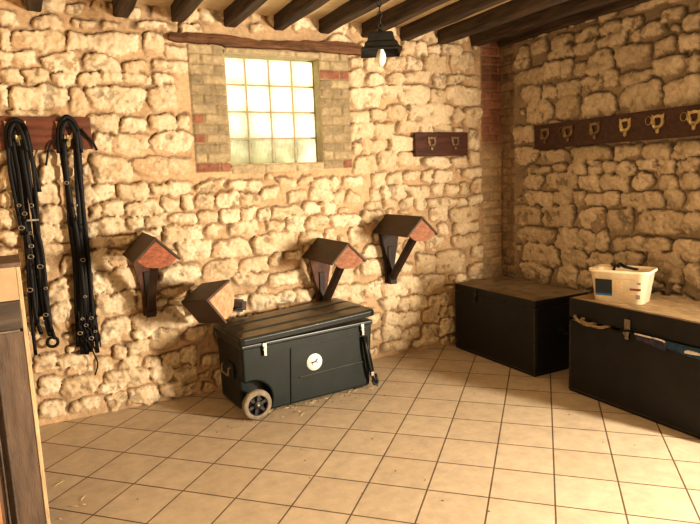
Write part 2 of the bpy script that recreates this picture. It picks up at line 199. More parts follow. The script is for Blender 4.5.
def stone_wall(name, u0, u1, z1, traced, to3d, keep_out, bricks, hole, seed, stone_a, stone_b, mortar, flat, step=.009):
    U=np.arange(u0,u1+step*.5,step); Zc=np.arange(0,z1+step*.5,step)
    X,Z=np.meshgrid(U,Zc,indexing='ij')
    rs=random.Random(seed)
    # occupancy at 2 cm
    occ={}
    def cells(cx,cz,hx,hz):
        return [(i,j) for i in range(int((cx-hx)//.02),int((cx+hx)//.02)+1) for j in range(int((cz-hz)//.02),int((cz+hz)//.02)+1)]
    stones=[]
    for s in traced:
        stones.append(s+[0])
        for c in cells(s[0],s[1],s[2]+.012,s[3]+.012): occ[c]=1
    for (a,b,c,d) in keep_out:
        for q in cells((a+b)/2,(c+d)/2,(b-a)/2,(d-c)/2): occ[q]=1
    for scale in (1,.62,.4,.25):
        z=.03
        while z<z1:
            h=rs.uniform(.10,.19)*scale; u=u0+rs.uniform(-.1,0)
            while u<u1:
                w=rs.uniform(.14,.36)*scale
                cl=cells(u+w/2,z+h/2,w/2,h/2)
                if sum(c in occ for c in cl)<.06*len(cl):
                    stones.append([u+w/2,z+h/2,w/2,h/2,1])
                    for c in cells(u+w/2,z+h/2,w/2+.01,h/2+.01): occ[c]=1
                u+=w+.018
            z+=h+.018
    wx=fbm(X,Z,9,seed+1,4,.6)*.036; wz=fbm(X,Z,10,seed+2,4,.6)*.030
    rough=fbm(X,Z,14,seed+3,5,.62)
    rough=rough+.5*np.abs(fbm(X,Z,10,seed+8,3))
    low=fbm(X,Z,3,seed+4,2)
    Hm=.003+.012*low+.006*fbm(X,Z,30,seed+5,3)
    H=Hm.copy(); S=np.zeros_like(X); T=np.zeros_like(X); G=np.zeros_like(X)
    XX=X+wx; ZZ=Z+wz
    for (cx,cz,hx,hz,_) in stones:
        hx+=.010; hz+=.010
        i0=np.searchsorted(U,cx-hx-.06); i1=np.searchsorted(U,cx+hx+.06); j0=np.searchsorted(Zc,cz-hz-.06); j1=np.searchsorted(Zc,cz+hz+.06)
        if i1<=i0 or j1<=j0: continue
        sl=(slice(i0,i1),slice(j0,j1))
        ang=rs.uniform(-.07,.07); dx=XX[sl]-cx; dz=ZZ[sl]-cz+ang*dx
        p=rs.uniform(2.6,5.5)
        # slightly trapezoid outline
        k=rs.uniform(-.18,.18); k2=rs.uniform(-.18,.18)
        uu=np.abs(dx/hx)*(1+k*dz/hz); vv=np.abs(dz/hz)*(1+k2*dx/hx)
        r=(np.abs(uu)**p+np.abs(vv)**p)**(1/p)
        d=(1-r)*min(hx,hz)
        hh=rs.uniform(.016,.034); tilt=rs.uniform(-.06,.06)*dx+rs.uniform(.0,.22)*dz
        h=-.012+hh*sstep(-.002,.016,d)+.008*sstep(0,.05,d)+tilt+rough[sl]*.030
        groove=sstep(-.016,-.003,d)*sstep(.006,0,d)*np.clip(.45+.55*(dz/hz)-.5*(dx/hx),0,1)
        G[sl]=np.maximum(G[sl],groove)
        m=sstep(-.002,.007,d); take=(h>H[sl])&(d>-.002)
        H[sl]=np.where(take,h,H[sl]); t=rs.random()
        S[sl]=np.where(take,np.maximum(S[sl],m),S[sl]); T[sl]=np.where(take,t,T[sl])
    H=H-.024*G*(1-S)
    edge=.5+1.2*fbm(X,Z,5,seed+6,3)
    sa,sb,mo=[np.array(c,dtype=np.float32) for c in (stone_a,stone_b,mortar)]
    tt=np.clip(T*.75+.5*fbm(X,Z,11,seed+7,4)+.12,0,1)[...,None]
    stone=sa*(1-tt)+sb*tt
    pits=sstep(-.18,-.42,rough)[...,None]
    stone=stone*(1-.45*pits)
    mcol=mo*(1+.35*fbm(X,Z,6,seed+9,4))[...,None]
    S3=(S*sstep(-.25,.55,.6+edge*.6))[...,None]
    C=mcol*(1-S3)+stone*S3
    C=C*(1-.6*(G*(1-S))[...,None])  # also darkens the joints, mostly above each stone: shade painted into the colour
    # brick areas
    for (a,b,c,d,bw_,bh,off,fn) in bricks:
        msk=(X>=a)&(X<=b)&(Z>=c)&(Z<=d)
        row=np.floor((Z-c)/bh); fz=(Z-c)-row*bh
        xs=X-a+off*(row%2)*bw_*.5; colm=np.floor(xs/bw_); fx=xs-colm*bw_
        wob=.004*fbm(X,Z,40,seed+11,2)
        dist=np.minimum(np.minimum(fz,bh-fz),np.minimum(fx,bw_-fx))+wob
        dist=np.where((X-a<.006)|(b-X<.006),0.0,dist)
        inb=sstep(.003,.008,dist)
        hb=.006+.012*inb+.006*rough+.004*low
        hb=hb-.006*(1-inb); H=np.where(msk,hb,H)
        key=((row*7.13+colm*3.71+seed)*12.9898); rnd=np.abs(np.sin(key)*43758.5453)%1
        bc,mc=fn(row,colm,rnd,X,Z)
        bc=bc*(1+.35*fbm(X,Z,25,seed+12,4))[...,None]
        cc=mc*(1-inb[...,None])+bc*inb[...,None]
        C=np.where(msk[...,None],cc,C)
    H=np.clip(H,-.03,.055)
    for (a,b,c,d) in flat: H=np.where((X>a)&(X<b)&(Z>c)&(Z<d),np.minimum(H,.026),H)
    nx,nz=X.shape
    P=to3d(X.ravel(),Z.ravel(),H.ravel()).astype(np.float32)
    idx=np.arange(nx*nz).reshape(nx,nz)
    q=np.stack([idx[:-1,:-1],idx[1:,:-1],idx[1:,1:],idx[:-1,1:]],-1)
    xc=(X[:-1,:-1]+step/2); zc=(Z[:-1,:-1]+step/2)
    keep=np.ones(xc.shape,bool)
    if hole: keep&=~((xc>hole[0])&(xc<hole[1])&(zc>hole[2])&(zc<hole[3]))
    q=q[keep].reshape(-1,4)
    me=bpy.data.meshes.new(name); me.vertices.add(len(P)); me.vertices.foreach_set('co',P.ravel())
    me.loops.add(q.size); me.loops.foreach_set('vertex_index',q.ravel().astype(np.int32))
    me.polygons.add(len(q)); me.polygons.foreach_set('loop_start',np.arange(0,q.size,4,dtype=np.int32))
    try: me.polygons.foreach_set('loop_total',np.full(len(q),4,dtype=np.int32))
    except Exception: pass
    me.polygons.foreach_set('use_smooth',np.ones(len(q),bool))
    me.update(calc_edges=True); me.validate()
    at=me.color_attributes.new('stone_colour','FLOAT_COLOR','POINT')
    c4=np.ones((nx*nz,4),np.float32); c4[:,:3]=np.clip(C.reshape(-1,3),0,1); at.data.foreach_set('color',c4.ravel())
    m=bpy.data.materials.new(name+'_stone'); m.use_nodes=True; N=m.node_tree.nodes; L=m.node_tree.links
    b=N['Principled BSDF']; b.inputs['Roughness'].default_value=.92; b.inputs['Specular IOR Level'].default_value=.15
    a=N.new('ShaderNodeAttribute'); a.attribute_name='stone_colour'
    tc=N.new('ShaderNodeTexCoord'); n=N.new('ShaderNodeTexNoise'); n.inputs['Scale'].default_value=38; n.inputs['Detail'].default_value=8; n.inputs['Roughness'].default_value=.7
    L.new(tc.outputs['Object'],n.inputs['Vector'])
    mr=N.new('ShaderNodeMapRange'); mr.inputs[1].default_value=.3; mr.inputs[2].default_value=.7; mr.inputs[3].default_value=.78; mr.inputs[4].default_value=1.16
    L.new(n.outputs['Fac'],mr.inputs[0])
    mx=N.new('ShaderNodeVectorMath'); mx.operation='SCALE'; L.new(a.outputs['Color'],mx.inputs[0]); L.new(mr.outputs[0],mx.inputs['Scale'])
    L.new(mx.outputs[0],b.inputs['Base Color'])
    bp=N.new('ShaderNodeBump'); bp.inputs['Strength'].default_value=.75; bp.inputs['Distance'].default_value=.012
    L.new(n.outputs['Fac'],bp.inputs['Height']); L.new(bp.outputs['Normal'],b.inputs['Normal'])
    me.materials.append(m)
    o=bpy.data.objects.new(name,me); link(o); structure(o); return o

BEIGE=np.array((.37,.295,.185)); GREYB=np.array((.42,.34,.22)); RED=np.array((.28,.13,.085)); JOINT=np.array((.34,.26,.155))
def pick(cond,a,b): return np.where(cond[...,None],a,b)
def fn_left(row,col,rnd,X,Z):
    red=((row==0)&(col>=0))|((row==3)&(col==0))|((row==5)&(col==0))
    base=BEIGE*(.75+.5*rnd)[...,None]
    return pick(red,RED*1.05*(.9+.2*rnd)[...,None],base), JOINT
def fn_right(row,col,rnd,X,Z):
    red=((row==0)&(col>=1))|((row==10)&(col>=0))
    return pick(red,RED*(.9+.2*rnd)[...,None],BEIGE*(.72+.5*rnd)[...,None]), JOINT
def fn_sill(row,col,rnd,X,Z): return BEIGE*(1.2+.15*rnd)[...,None], JOINT*1.15
def fn_corner(row,col,rnd,X,Z):
    t=sstep(1.85,2.05,Z+.1*(rnd-.5))[...,None]
    dark=RED*.95*(.75+.5*rnd)[...,None]; low=np.array((.40,.29,.175))*(.8+.4*rnd)[...,None]
    return low*(1-t)+dark*t, np.array((.40,.29,.18))*(1-t*.15)
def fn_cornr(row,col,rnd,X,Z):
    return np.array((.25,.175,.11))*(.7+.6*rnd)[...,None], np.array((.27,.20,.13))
OX0,OX1,OZ0,OZ1=-2.81,-1.995,1.842,2.705
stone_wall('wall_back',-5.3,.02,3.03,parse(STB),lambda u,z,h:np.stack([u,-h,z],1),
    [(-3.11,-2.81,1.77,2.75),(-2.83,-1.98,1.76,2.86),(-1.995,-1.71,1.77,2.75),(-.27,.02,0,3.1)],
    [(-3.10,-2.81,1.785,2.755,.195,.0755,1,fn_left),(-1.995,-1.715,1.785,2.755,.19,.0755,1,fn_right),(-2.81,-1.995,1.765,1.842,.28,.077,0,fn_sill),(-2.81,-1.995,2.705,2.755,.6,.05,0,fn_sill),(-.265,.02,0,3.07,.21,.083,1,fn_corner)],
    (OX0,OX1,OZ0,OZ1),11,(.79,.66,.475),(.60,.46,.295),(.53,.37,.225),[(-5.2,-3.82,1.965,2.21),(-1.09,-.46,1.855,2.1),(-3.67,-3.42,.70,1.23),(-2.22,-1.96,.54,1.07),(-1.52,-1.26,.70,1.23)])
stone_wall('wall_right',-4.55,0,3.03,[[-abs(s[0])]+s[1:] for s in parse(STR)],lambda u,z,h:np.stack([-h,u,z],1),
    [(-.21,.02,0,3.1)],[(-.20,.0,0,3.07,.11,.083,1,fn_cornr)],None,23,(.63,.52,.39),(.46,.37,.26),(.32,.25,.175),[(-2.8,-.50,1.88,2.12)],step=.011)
wl=MB().box((-5.45,-6.3,0),(-5.3,.2,3.07)).build('wall_left',M['plaster']); structure(wl)
# ------------------------------------------------------------------ floor
fm=bpy.data.materials.new('floor_tiles'); fm.use_nodes=True; N=fm.node_tree.nodes; L=fm.node_tree.links
b=N['Principled BSDF']; b.inputs['Roughness'].default_value=.55; b.inputs['Specular IOR Level'].default_value=.35
TX,TY,TH=-3.6475,-.5748,-.7873
geo=N.new('ShaderNodeNewGeometry')
sub=N.new('ShaderNodeVectorMath'); sub.operation='SUBTRACT'; sub.inputs[1].default_value=(TX,TY,0); L.new(geo.outputs['Position'],sub.inputs[0])
rot=N.new('ShaderNodeVectorRotate'); rot.rotation_type='Z_AXIS'; rot.inputs['Angle'].default_value=-TH; L.new(sub.outputs[0],rot.inputs['Vector'])
add=N.new('ShaderNodeVectorMath'); add.operation='ADD'; add.inputs[1].default_value=(33.003,33.003,0); L.new(rot.outputs[0],add.inputs[0])
br=N.new('ShaderNodeTexBrick'); br.offset=0; br.squash=1; br.inputs['Scale'].default_value=1
br.inputs['Brick Width'].default_value=.33; br.inputs['Row Height'].default_value=.33; br.inputs['Mortar Size'].default_value=.0052; br.inputs['Mortar Smooth'].default_value=.25; br.inputs['Bias'].default_value=0
br.inputs['Color1'].default_value=(.49,.405,.30,1); br.inputs['Color2'].default_value=(.45,.365,.265,1); br.inputs['Mortar'].default_value=(.12,.085,.05,1)
L.new(add.outputs[0],br.inputs['Vector'])
n=N.new('ShaderNodeTexNoise'); n.inputs['Scale'].default_value=9; n.inputs['Detail'].default_value=8; n.inputs['Roughness'].default_value=.7; L.new(geo.outputs['Position'],n.inputs['Vector'])
mr=N.new('ShaderNodeMapRange'); mr.inputs[1].default_value=.3; mr.inputs[2].default_value=.7; mr.inputs[3].default_value=.82; mr.inputs[4].default_value=1.14; L.new(n.outputs['Fac'],mr.inputs[0])
sc=N.new('ShaderNodeVectorMath'); sc.operation='SCALE'; L.new(br.outputs['Color'],sc.inputs[0]); L.new(mr.outputs[0],sc.inputs['Scale']); L.new(sc.outputs[0],b.inputs['Base Color'])
inv=N.new('ShaderNodeMath'); inv.operation='MULTIPLY_ADD'; inv.inputs[1].default_value=-1; L.new(br.outputs['Fac'],inv.inputs[0])
n2=N.new('ShaderNodeMath'); n2.operation='MULTIPLY'; n2.inputs[1].default_value=.35; L.new(n.outputs['Fac'],n2.inputs[0]); L.new(n2.outputs[0],inv.inputs[2])
bp=N.new('ShaderNodeBump'); bp.inputs['Strength'].default_value=.6; bp.inputs['Distance'].default_value=.004; L.new(inv.outputs[0],bp.inputs['Height']); L.new(bp.outputs[0],b.inputs['Normal'])
fo=MB().box((-5.45,-6.4,-.1),(.2,.2,0)).build('floor',fm); structure(fo)
# ------------------------------------------------------------------ ceiling, beams, lintel
structure(MB().box((-5.45,-6.4,3.02),(.2,.2,3.12)).build('ceiling',M['plaster']))
ORD=['','second','third','fourth','fifth','sixth','seventh','eighth','ninth','tenth','eleventh','twelfth']
for i in range(-1,10):
    x=-3.602+.404*i; w=.098+.012*R_.random(); hgt=3.02-2.905+R_.uniform(-.006,.006)
    if i==-1: x=-4.16
    if i==9: x=-.055; w=.12
    m=MB(); ny=26; vs=[];fs=[]; rr=random.Random(100+i)
    for k in range(ny+1):
        y=.015-6.3*k/ny; j=[rr.uniform(-.007,.007) for _ in range(6)]
        x0,x1,z0=x+j[0],x+w+j[1],3.022-hgt+j[2]*.6
        vs+=[(x0,y,3.022),(x0+j[4]*.4,y,z0+.012),(x0+.012,y,z0),(x1-.012,y,z0+j[3]*.5),(x1+j[5]*.4,y,z0+.012),(x1,y,3.022)]
    for k in range(ny):
        for q in range(6):
            fs.append([k*6+q,k*6+(q+1)%6,(k+1)*6+(q+1)%6,(k+1)*6+q])
    fs+=[[0,1,2,3,4,5],[ny*6+q for q in range(5,-1,-1)]]
    m.add(vs,fs); o=m.build('ceiling_beam',M['beam'])
    k=9-i
    lab=('dark brown wooden ceiling beam running along the top of the right stone wall' if k==0 else
         'dark brown wooden ceiling beam next to the one along the right wall' if k==1 else
         'dark brown wooden ceiling beam at the far left corner of the ceiling' if i==-1 else
         'dark brown wooden ceiling beam, %s one out counting from the right wall'%ORD[k+1 if k<11 else 10])
    tag(o,lab,'beam','dark ceiling beams')
m=MB(); vs=[];fs=[]; n=34; rr=random.Random(5)
for k in range(n+1):
    t=k/n; x=-3.235+1.65*t; 
    zt=2.822+.014*math.sin(t*9)+rr.uniform(-.005,.005)+(.012 if t>.45 else 0); zb=2.748-.006*math.sin(t*6+1)+rr.uniform(-.004,.004)+(.018 if t<.25 else 0)
    if k in(0,n): zt-=.012; zb+=.01
    yf=-.05+rr.uniform(-.006,.006)
    vs+=[(x,.02,zb),(x,yf,zb+.006),(x,yf-.006,(zt+zb)/2),(x,yf+.004,zt),(x,.02,zt)]
for k in range(n):
    for q in range(5): fs.append([k*5+q,k*5+(q+1)%5,(k+1)*5+(q+1)%5,(k+1)*5+q])
fs+=[[0,1,2,3,4],[n*5+q for q in range(4,-1,-1)]]
m.add(vs,fs); o=m.build('window_lintel',M['lintel']); tag(o,'rough reddish-brown timber lintel in the stone wall above the window','lintel')
# ------------------------------------------------------------------ glass block window
GY=.12
m=MB()
m.box((OX0-.02,GY+.02,OZ0-.02),(OX1+.02,GY+.075,OZ1+.02))           # mortar bed behind the joints is cut by the blocks
win=None
cw=(OX1-OX0)/4; ch=(OZ1-OZ0)/4
m=MB()
for i in range(5):
    x=OX0+cw*i; m.box((x-.0065,GY+.004,OZ0),(x+.0065,GY+.085,OZ1))
for j in range(5):
    z=OZ0+ch*j; m.box((OX0,GY+.005,z-.0065),(OX1,GY+.084,z+.0065))
# the reveals
m.box((OX0-.03,-.004,OZ0-.03),(OX0-.0005,GY+.09,OZ1+.03)); m.box((OX1+.0005,-.004,OZ0-.03),(OX1+.03,GY+.09,OZ1+.03))
m.box((OX0-.03,-.004,OZ0-.04),(OX1+.03,GY+.09,OZ0-.0005)); m.box((OX0-.03,-.004,OZ1+.0005),(OX1+.03,GY+.09,OZ1+.045))
win=m.build('window_1',M['grout']); structure(win)
gm=bpy.data.materials.new('ribbed_glass_block'); gm.use_nodes=True; N=gm.node_tree.nodes; L=gm.node_tree.links
b=N['Principled BSDF']; out=N['Material Output']
b.inputs['Roughness'].default_value=.15; b.inputs['Base Color'].default_value=(.5,.52,.42,1)
tr=N.new('ShaderNodeBsdfTranslucent'); mixs=N.new('ShaderNodeMixShader'); mixs.inputs[0].default_value=.9
L.new(b.outputs[0],mixs.inputs[1]); L.new(tr.outputs[0],mixs.inputs[2]); L.new(mixs.outputs[0],out.inputs['Surface'])
geo=N.new('ShaderNodeNewGeometry'); sp=N.new('ShaderNodeSeparateXYZ'); L.new(geo.outputs['Position'],sp.inputs[0])
wv=N.new('ShaderNodeTexWave'); wv.wave_type='BANDS'; wv.bands_direction='X'; wv.inputs['Scale'].default_value=26; wv.inputs['Distortion'].default_value=.4; L.new(geo.outputs['Position'],wv.inputs['Vector'])
ns=N.new('ShaderNodeTexNoise'); ns.inputs['Scale'].default_value=3.2; ns.inputs['Detail'].default_value=4; ns.inputs['Roughness'].default_value=.6; L.new(geo.outputs['Position'],ns.inputs['Vector'])
# darkens the glass towards foot and left: dim outdoors painted into its colour
mz=N.new('ShaderNodeMapRange'); mz.inputs[1].default_value=1.84; mz.inputs[2].default_value=2.3; mz.inputs[3].default_value=.30; mz.inputs[4].default_value=-.06; L.new(sp.outputs['Z'],mz.inputs[0])
sm=N.new('ShaderNodeMath'); sm.operation='ADD'; L.new(ns.outputs['Fac'],sm.inputs[0]); L.new(mz.outputs[0],sm.inputs[1])
mxx=N.new('ShaderNodeMapRange'); mxx.inputs[1].default_value=-2.8; mxx.inputs[2].default_value=-2.2; mxx.inputs[3].default_value=.11; mxx.inputs[4].default_value=-.10; L.new(sp.outputs['X'],mxx.inputs[0])
sm2=N.new('ShaderNodeMath'); sm2.operation='ADD'; L.new(sm.outputs[0],sm2.inputs[0]); L.new(mxx.outputs[0],sm2.inputs[1]); sm=sm2
m4=N.new('ShaderNodeMath'); m4.operation='MULTIPLY_ADD'; m4.inputs[1].default_value=.10; L.new(wv.outputs['Fac'],m4.inputs[0]); L.new(sm.outputs[0],m4.inputs[2])
cr=N.new('ShaderNodeValToRGB'); cr.color_ramp.elements[0].position=.56; cr.color_ramp.elements[0].color=(.93,.88,.66,1); cr.color_ramp.elements[1].position=.86; cr.color_ramp.elements[1].color=(.34,.31,.17,1)
L.new(m4.outputs[0],cr.inputs['Fac']); L.new(cr.outputs['Color'],tr.inputs['Color'])
bp=N.new('ShaderNodeBump'); bp.inputs['Strength'].default_value=.5; bp.inputs['Distance'].default_value=.006; L.new(wv.outputs['Fac'],bp.inputs['Height']); L.new(bp.outputs[0],b.inputs['Normal'])
m=MB()
for i in range(4):
    for j in range(4):
        x0,x1=OX0+cw*i+.006,OX0+cw*(i+1)-.006; z0,z1=OZ0+ch*j+.006,OZ0+ch*(j+1)-.006
        # a thin pillow face, the lit skin of the block
        k=.014
        m.add([(x0,GY+.014,z0),(x1,GY+.014,z0),(x1,GY+.014,z1),(x0,GY+.014,z1),(x0+k,GY,z0+k),(x1-k,GY,z0+k),(x1-k,GY,z1-k),(x0+k,GY,z1-k)],
              [[4,5,6,7],[0,1,5,4],[1,2,6,5],[2,3,7,6],[3,0,4,7]])
m.build('glass_blocks',gm,win)
# ------------------------------------------------------------------ saddle racks
def make_rack(pale=False):
    root=empty('saddle_rack')
    for s in (-1,1):
        m=MB(); t=.016
        dx,dz=.158,-.158; nx,nz=.7071*s,.7071
        m.prism([(0,0),(s*dx,dz),(s*dx-nx*t,dz-nz*t),(0,-t*1.414)],'y',-.605,-.012)
        m.build('roof_board',M['roof'],root,.003)
    m=MB(); pts=[(0,-.026),(.128,-.152),(.122,-.166)]
    pts+=[(.112*math.cos(a),-.166-.045*math.sin(a)) for a in [math.pi*k/10 for k in range(1,10)]]
    pts+=[(-.122,-.166),(-.128,-.152)]
    m.prism(pts,'y',-.596,-.574); m.build('gable_end',M['gable_pale'] if pale else M['gable'],root,.003)
    lo=.14 if pale else 0
    m=MB(); m.prism([(-.112,-.14),(.112,-.14),(.05,-.46+lo),(.05,-.64+lo),(-.05,-.64+lo),(-.05,-.46+lo)],'y',-.058,-.03)
    m.build('wall_plate',M['bracket' if pale else 'plate'],root,.004)
    m=MB(); m.bar((0,-.075,-.60+lo),(0,-.49,-.165),.055,.05,(1,0,0)); m.box((-.035,-.11,-.645+lo),(.035,-.056,-.555+lo))
    m.bar((0,-.06,-.3),(0,-.06,-.62+lo),.05,.02,(0,1,0))
    m.build('brace',M['bracket'],root,.004)
    m=MB(); m.box((-.018,-.57,-.075),(.018,-.03,-.03)); m.build('ridge_bearer',M['bracket'],root)
    return root
def brown(r):
    for ch in r.children:
        if ch.name.startswith('gable_end'):
            ch.data=ch.data.copy(); ch.data.materials[0]=M['gable_brown']
r=make_rack(); r.location=(-3.541,0,1.357)
tag(r,'roof-shaped wooden saddle rack with orange gable, nearest the bridles','saddle rack','saddle racks')
r=copy_tree(r); r.location=(-2.09,0,1.197); brown(r)
tag(r,'roof-shaped wooden saddle rack on the wall directly behind the black trunk','saddle rack','saddle racks')
r=copy_tree(r); r.location=(-1.387,0,1.357)
for ch in r.children:
    if ch.name.startswith('wall_plate'):
        ch.data=ch.data.copy(); ch.data.materials[0]=M['bracket']
r.location=(-1.387,0,1.357)
tag(r,'roof-shaped wooden saddle rack farthest right, below the small hook board','saddle rack','saddle racks')
r=make_rack(True)
d=Vector((.06,-.57,.1)).normalized()      # outward direction of the fallen rack
roll=rad(79); Y=-d; X=Vector((1,0,0)); X=(X-Y*X.dot(Y)).normalized(); Zv=X.cross(Y)
X2=X*math.cos(roll)+Zv*math.sin(roll); Z2=-X*math.sin(roll)+Zv*math.cos(roll)
r.matrix_world=Matrix(((X2.x,Y.x,Z2.x,-3.32),(X2.y,Y.y,Z2.y,-.10),(X2.z,Y.z,Z2.z,.80),(0,0,0,1)))
tag(r,'saddle rack turned on its side with pale pink gable, beside the trunk','saddle rack','saddle racks')

# ------------------------------------------------------------------ hook boards
def hook_shape(root, x, z, y, name='bridle_hook', s=1, mt='brass', M4=None, ring=0):
    """flat shield ring with two ears and a stem, plus a prong standing out; local frame: x along board, y out of wall (-)"""
    m=MB(); out=[(-.05,.062),(-.03,.05),(0,.058),(.03,.05),(.05,.062),(.047,.02),(.05,-.015),(.034,-.048),(.014,-.058),(.012,-.095),(0,-.105),(-.012,-.095),(-.014,-.058),(-.034,-.048),(-.05,-.015),(-.047,.02)]
    inn=[(-.024,.03),(-.013,.028),(0,.031),(.013,.028),(.024,.03),(.026,.013),(.027,-.008),(.018,-.026),(.008,-.032),(.004,-.033),(0,-.034),(-.004,-.033),(-.008,-.032),(-.018,-.026),(-.0165,-.008),(-.028,.015)]
    n=len(out); vs=[]
    for yy in (y-.012,y):
        vs+=[(x+u*s*1.14,yy,z+v*s*.95) for u,v in out]; vs+=[(x+u*s*1.1,yy,z+v*s*.95) for u,v in inn]
    fs=[]
    for k in range(n):
        j=(k+1)%n
        fs+=[[k,j,n+j,n+k],[2*n+k,3*n+k,3*n+j,2*n+j],[k,2*n+k,2*n+j,j],[n+k,n+j,3*n+j,3*n+k]]
    m.add(vs,fs)
    m.tube([(x,y-.008,z-.05*s),(x,y-.03,z-.062*s),(x,y-.055,z-.05*s),(x,y-.062,z-.028*s)],.008*s,6)
    o=m.build(name,M[mt],root,.003)
    if ring:
        MB().ring((x-.062*s*ring,y-.008,z+.012*s),.033*s,.004,(.25,1,0)).build('wire_ring',M[mt],o)
    return o
def dressed_board(name, x0,x1,z0,z1, mt):
    root=empty(name)
    m=MB(); m.box((x0,-.062,z0),(x1,-.034,z1)); m.build('board',M[mt],root,.004)
    for x in (x0+.04,x1-.04):
        pass
    return root
rl=dressed_board('hook_board',-5.15,-3.832,1.978,2.20,'board')
tag(rl,'reddish-brown hook board on the left of the back wall carrying two bridles','hook board')
for x in (-4.303,-3.992,-4.62,-4.94): hook_shape(rl,x,2.105,-.070,s=1.15)
rs=dressed_board('hook_board',-1.08,-.475,1.868,2.088,'board_mid')
tag(rs,'short dark hook board with two hooks to the right of the window','hook board')
for x in (-.90,-.63): hook_shape(rs,x,2.003,-.062,s=.82,mt='brass_dk')
rr_=dressed_board('hook_board',.52,2.75,1.892,2.108,'board_y')
rr_.rotation_euler=(0,0,rad(-90))
tag(rr_,'long dark board with a row of brass bridle hooks on the right wall','hook board')
for k,y in enumerate((.624,.891,1.175,1.465,1.746,2.026,2.31,2.59)):
    hook_shape(rr_,y+.035,2.022,-.062,s=.92,mt='brass' if k>2 else 'brass_dk',ring=1.35 if k in (1,4,5) else 0)

# ------------------------------------------------------------------ bridles
def smooth_path(P,n=6):
    P=[Vector(p) for p in P]; out=[]
    for i in range(len(P)-1):
        p0=P[max(i-1,0)];p1=P[i];p2=P[i+1];p3=P[min(i+2,len(P)-1)]
        for k in range(n):
            t=k/n
            out.append(.5*((2*p1)+(-p0+p2)*t+(2*p0-5*p1+4*p2-p3)*t*t+(-p0+3*p1-3*p2+p3)*t**3))
    out.append(P[-1]); return out
def strap(root, xz, y, w, name='strap', wob=.006, seed=0, y1=None):
    rr=random.Random(seed); y1=y if y1 is None else y1; n=len(xz)
    P=[(x+rr.uniform(-wob,wob),y+(y1-y)*i/(n-1)+rr.uniform(-.008,.008),z) for i,(x,z) in enumerate(xz)]
    m=MB(); m.tube(smooth_path(P,5),w*.43,8,flat=.26); return m.build(name,M['leather'],root)
def buckle(root,x,z,y,R=.017,mt='steel',name='buckle'):
    R*=.85
    MB().ring((x,y,z),R,.0042,(.2,1,.1),14,6,1,.8).build(name,M[mt],root)
A=empty('bridle',(0,0,0)); tag(A,'black leather bridle hanging from the hook nearest the left edge','bridle','hanging bridles')
strap(A,[(-4.365,1.982),(-4.358,2.10),(-4.335,2.155),(-4.300,2.178),(-4.262,2.155),(-4.243,2.10),(-4.225,1.96)],-.088,.034,'headpiece',0)
strap(A,[(-4.345,1.99),(-4.338,2.09),(-4.303,2.15),(-4.268,2.09),(-4.25,1.96)],-.10,.03,'headpiece',0)
AS=[[(-4.351,2.116),(-4.346,1.88),(-4.323,1.569),(-4.329,1.218),(-4.341,.859),(-4.347,.543)],
[(-4.335,2.149),(-4.319,1.845),(-4.315,1.534),(-4.312,1.202),(-4.309,.855),(-4.296,.689)],
[(-4.263,2.15),(-4.251,1.912),(-4.256,1.565),(-4.262,1.197),(-4.259,.848),(-4.239,.669)],
[(-4.241,2.129),(-4.224,1.877),(-4.231,1.564),(-4.237,1.194),(-4.234,.844),(-4.216,.643)],
[(-4.313,2.129),(-4.291,1.878),(-4.287,1.567),(-4.287,1.199),(-4.288,.815)],
[(-4.253,2.129),(-4.221,1.842),(-4.205,1.689)],
[(-4.36,2.05),(-4.365,1.85),(-4.345,1.6),(-4.335,1.4)],
[(-4.28,2.0),(-4.27,1.7),(-4.245,1.45),(-4.222,1.25),(-4.225,.95),(-4.222,.7)],
[(-4.33,1.95),(-4.335,1.7),(-4.305,1.45),(-4.297,1.1),(-4.318,.76)]]
for k,p in enumerate(AS): strap(A,p,-.078-.009*(k%4),.027+.004*(k%3),seed=k,y1=-.062-.008*(k%4))
for k,(x,z) in enumerate([(-4.335,1.605),(-4.307,1.547),(-4.336,1.451),(-4.284,1.412),(-4.29,1.323),(-4.25,1.176),(-4.277,.791),(-4.25,.833),(-4.33,1.02),(-4.232,1.02),(-4.262,1.6),(-4.30,1.25)]): buckle(A,x,z,-.118,.013+.004*(k%3))
MB().ring((-4.226,-.085,.625),.034,.011,(0,1,0),22,8).build('bit_ring',M['leather'],A)
MB().bar((-4.30,-.12,1.50),(-4.225,-.115,1.50),.012,.012).build('bit',M['steel'],A)
Bd=empty('bridle',(0,0,0)); tag(Bd,'black leather bridle with long frayed reins, on the hook near the board end','bridle','hanging bridles')
strap(Bd,[(-4.055,1.95),(-4.045,2.09),(-4.02,2.165),(-3.984,2.199),(-3.945,2.168),(-3.921,2.09),(-3.914,1.95)],-.09,.036,'headpiece',0)
strap(Bd,[(-4.03,1.97),(-4.022,2.10),(-3.984,2.165),(-3.944,2.10),(-3.932,1.97)],-.10,.034,'headpiece',0)
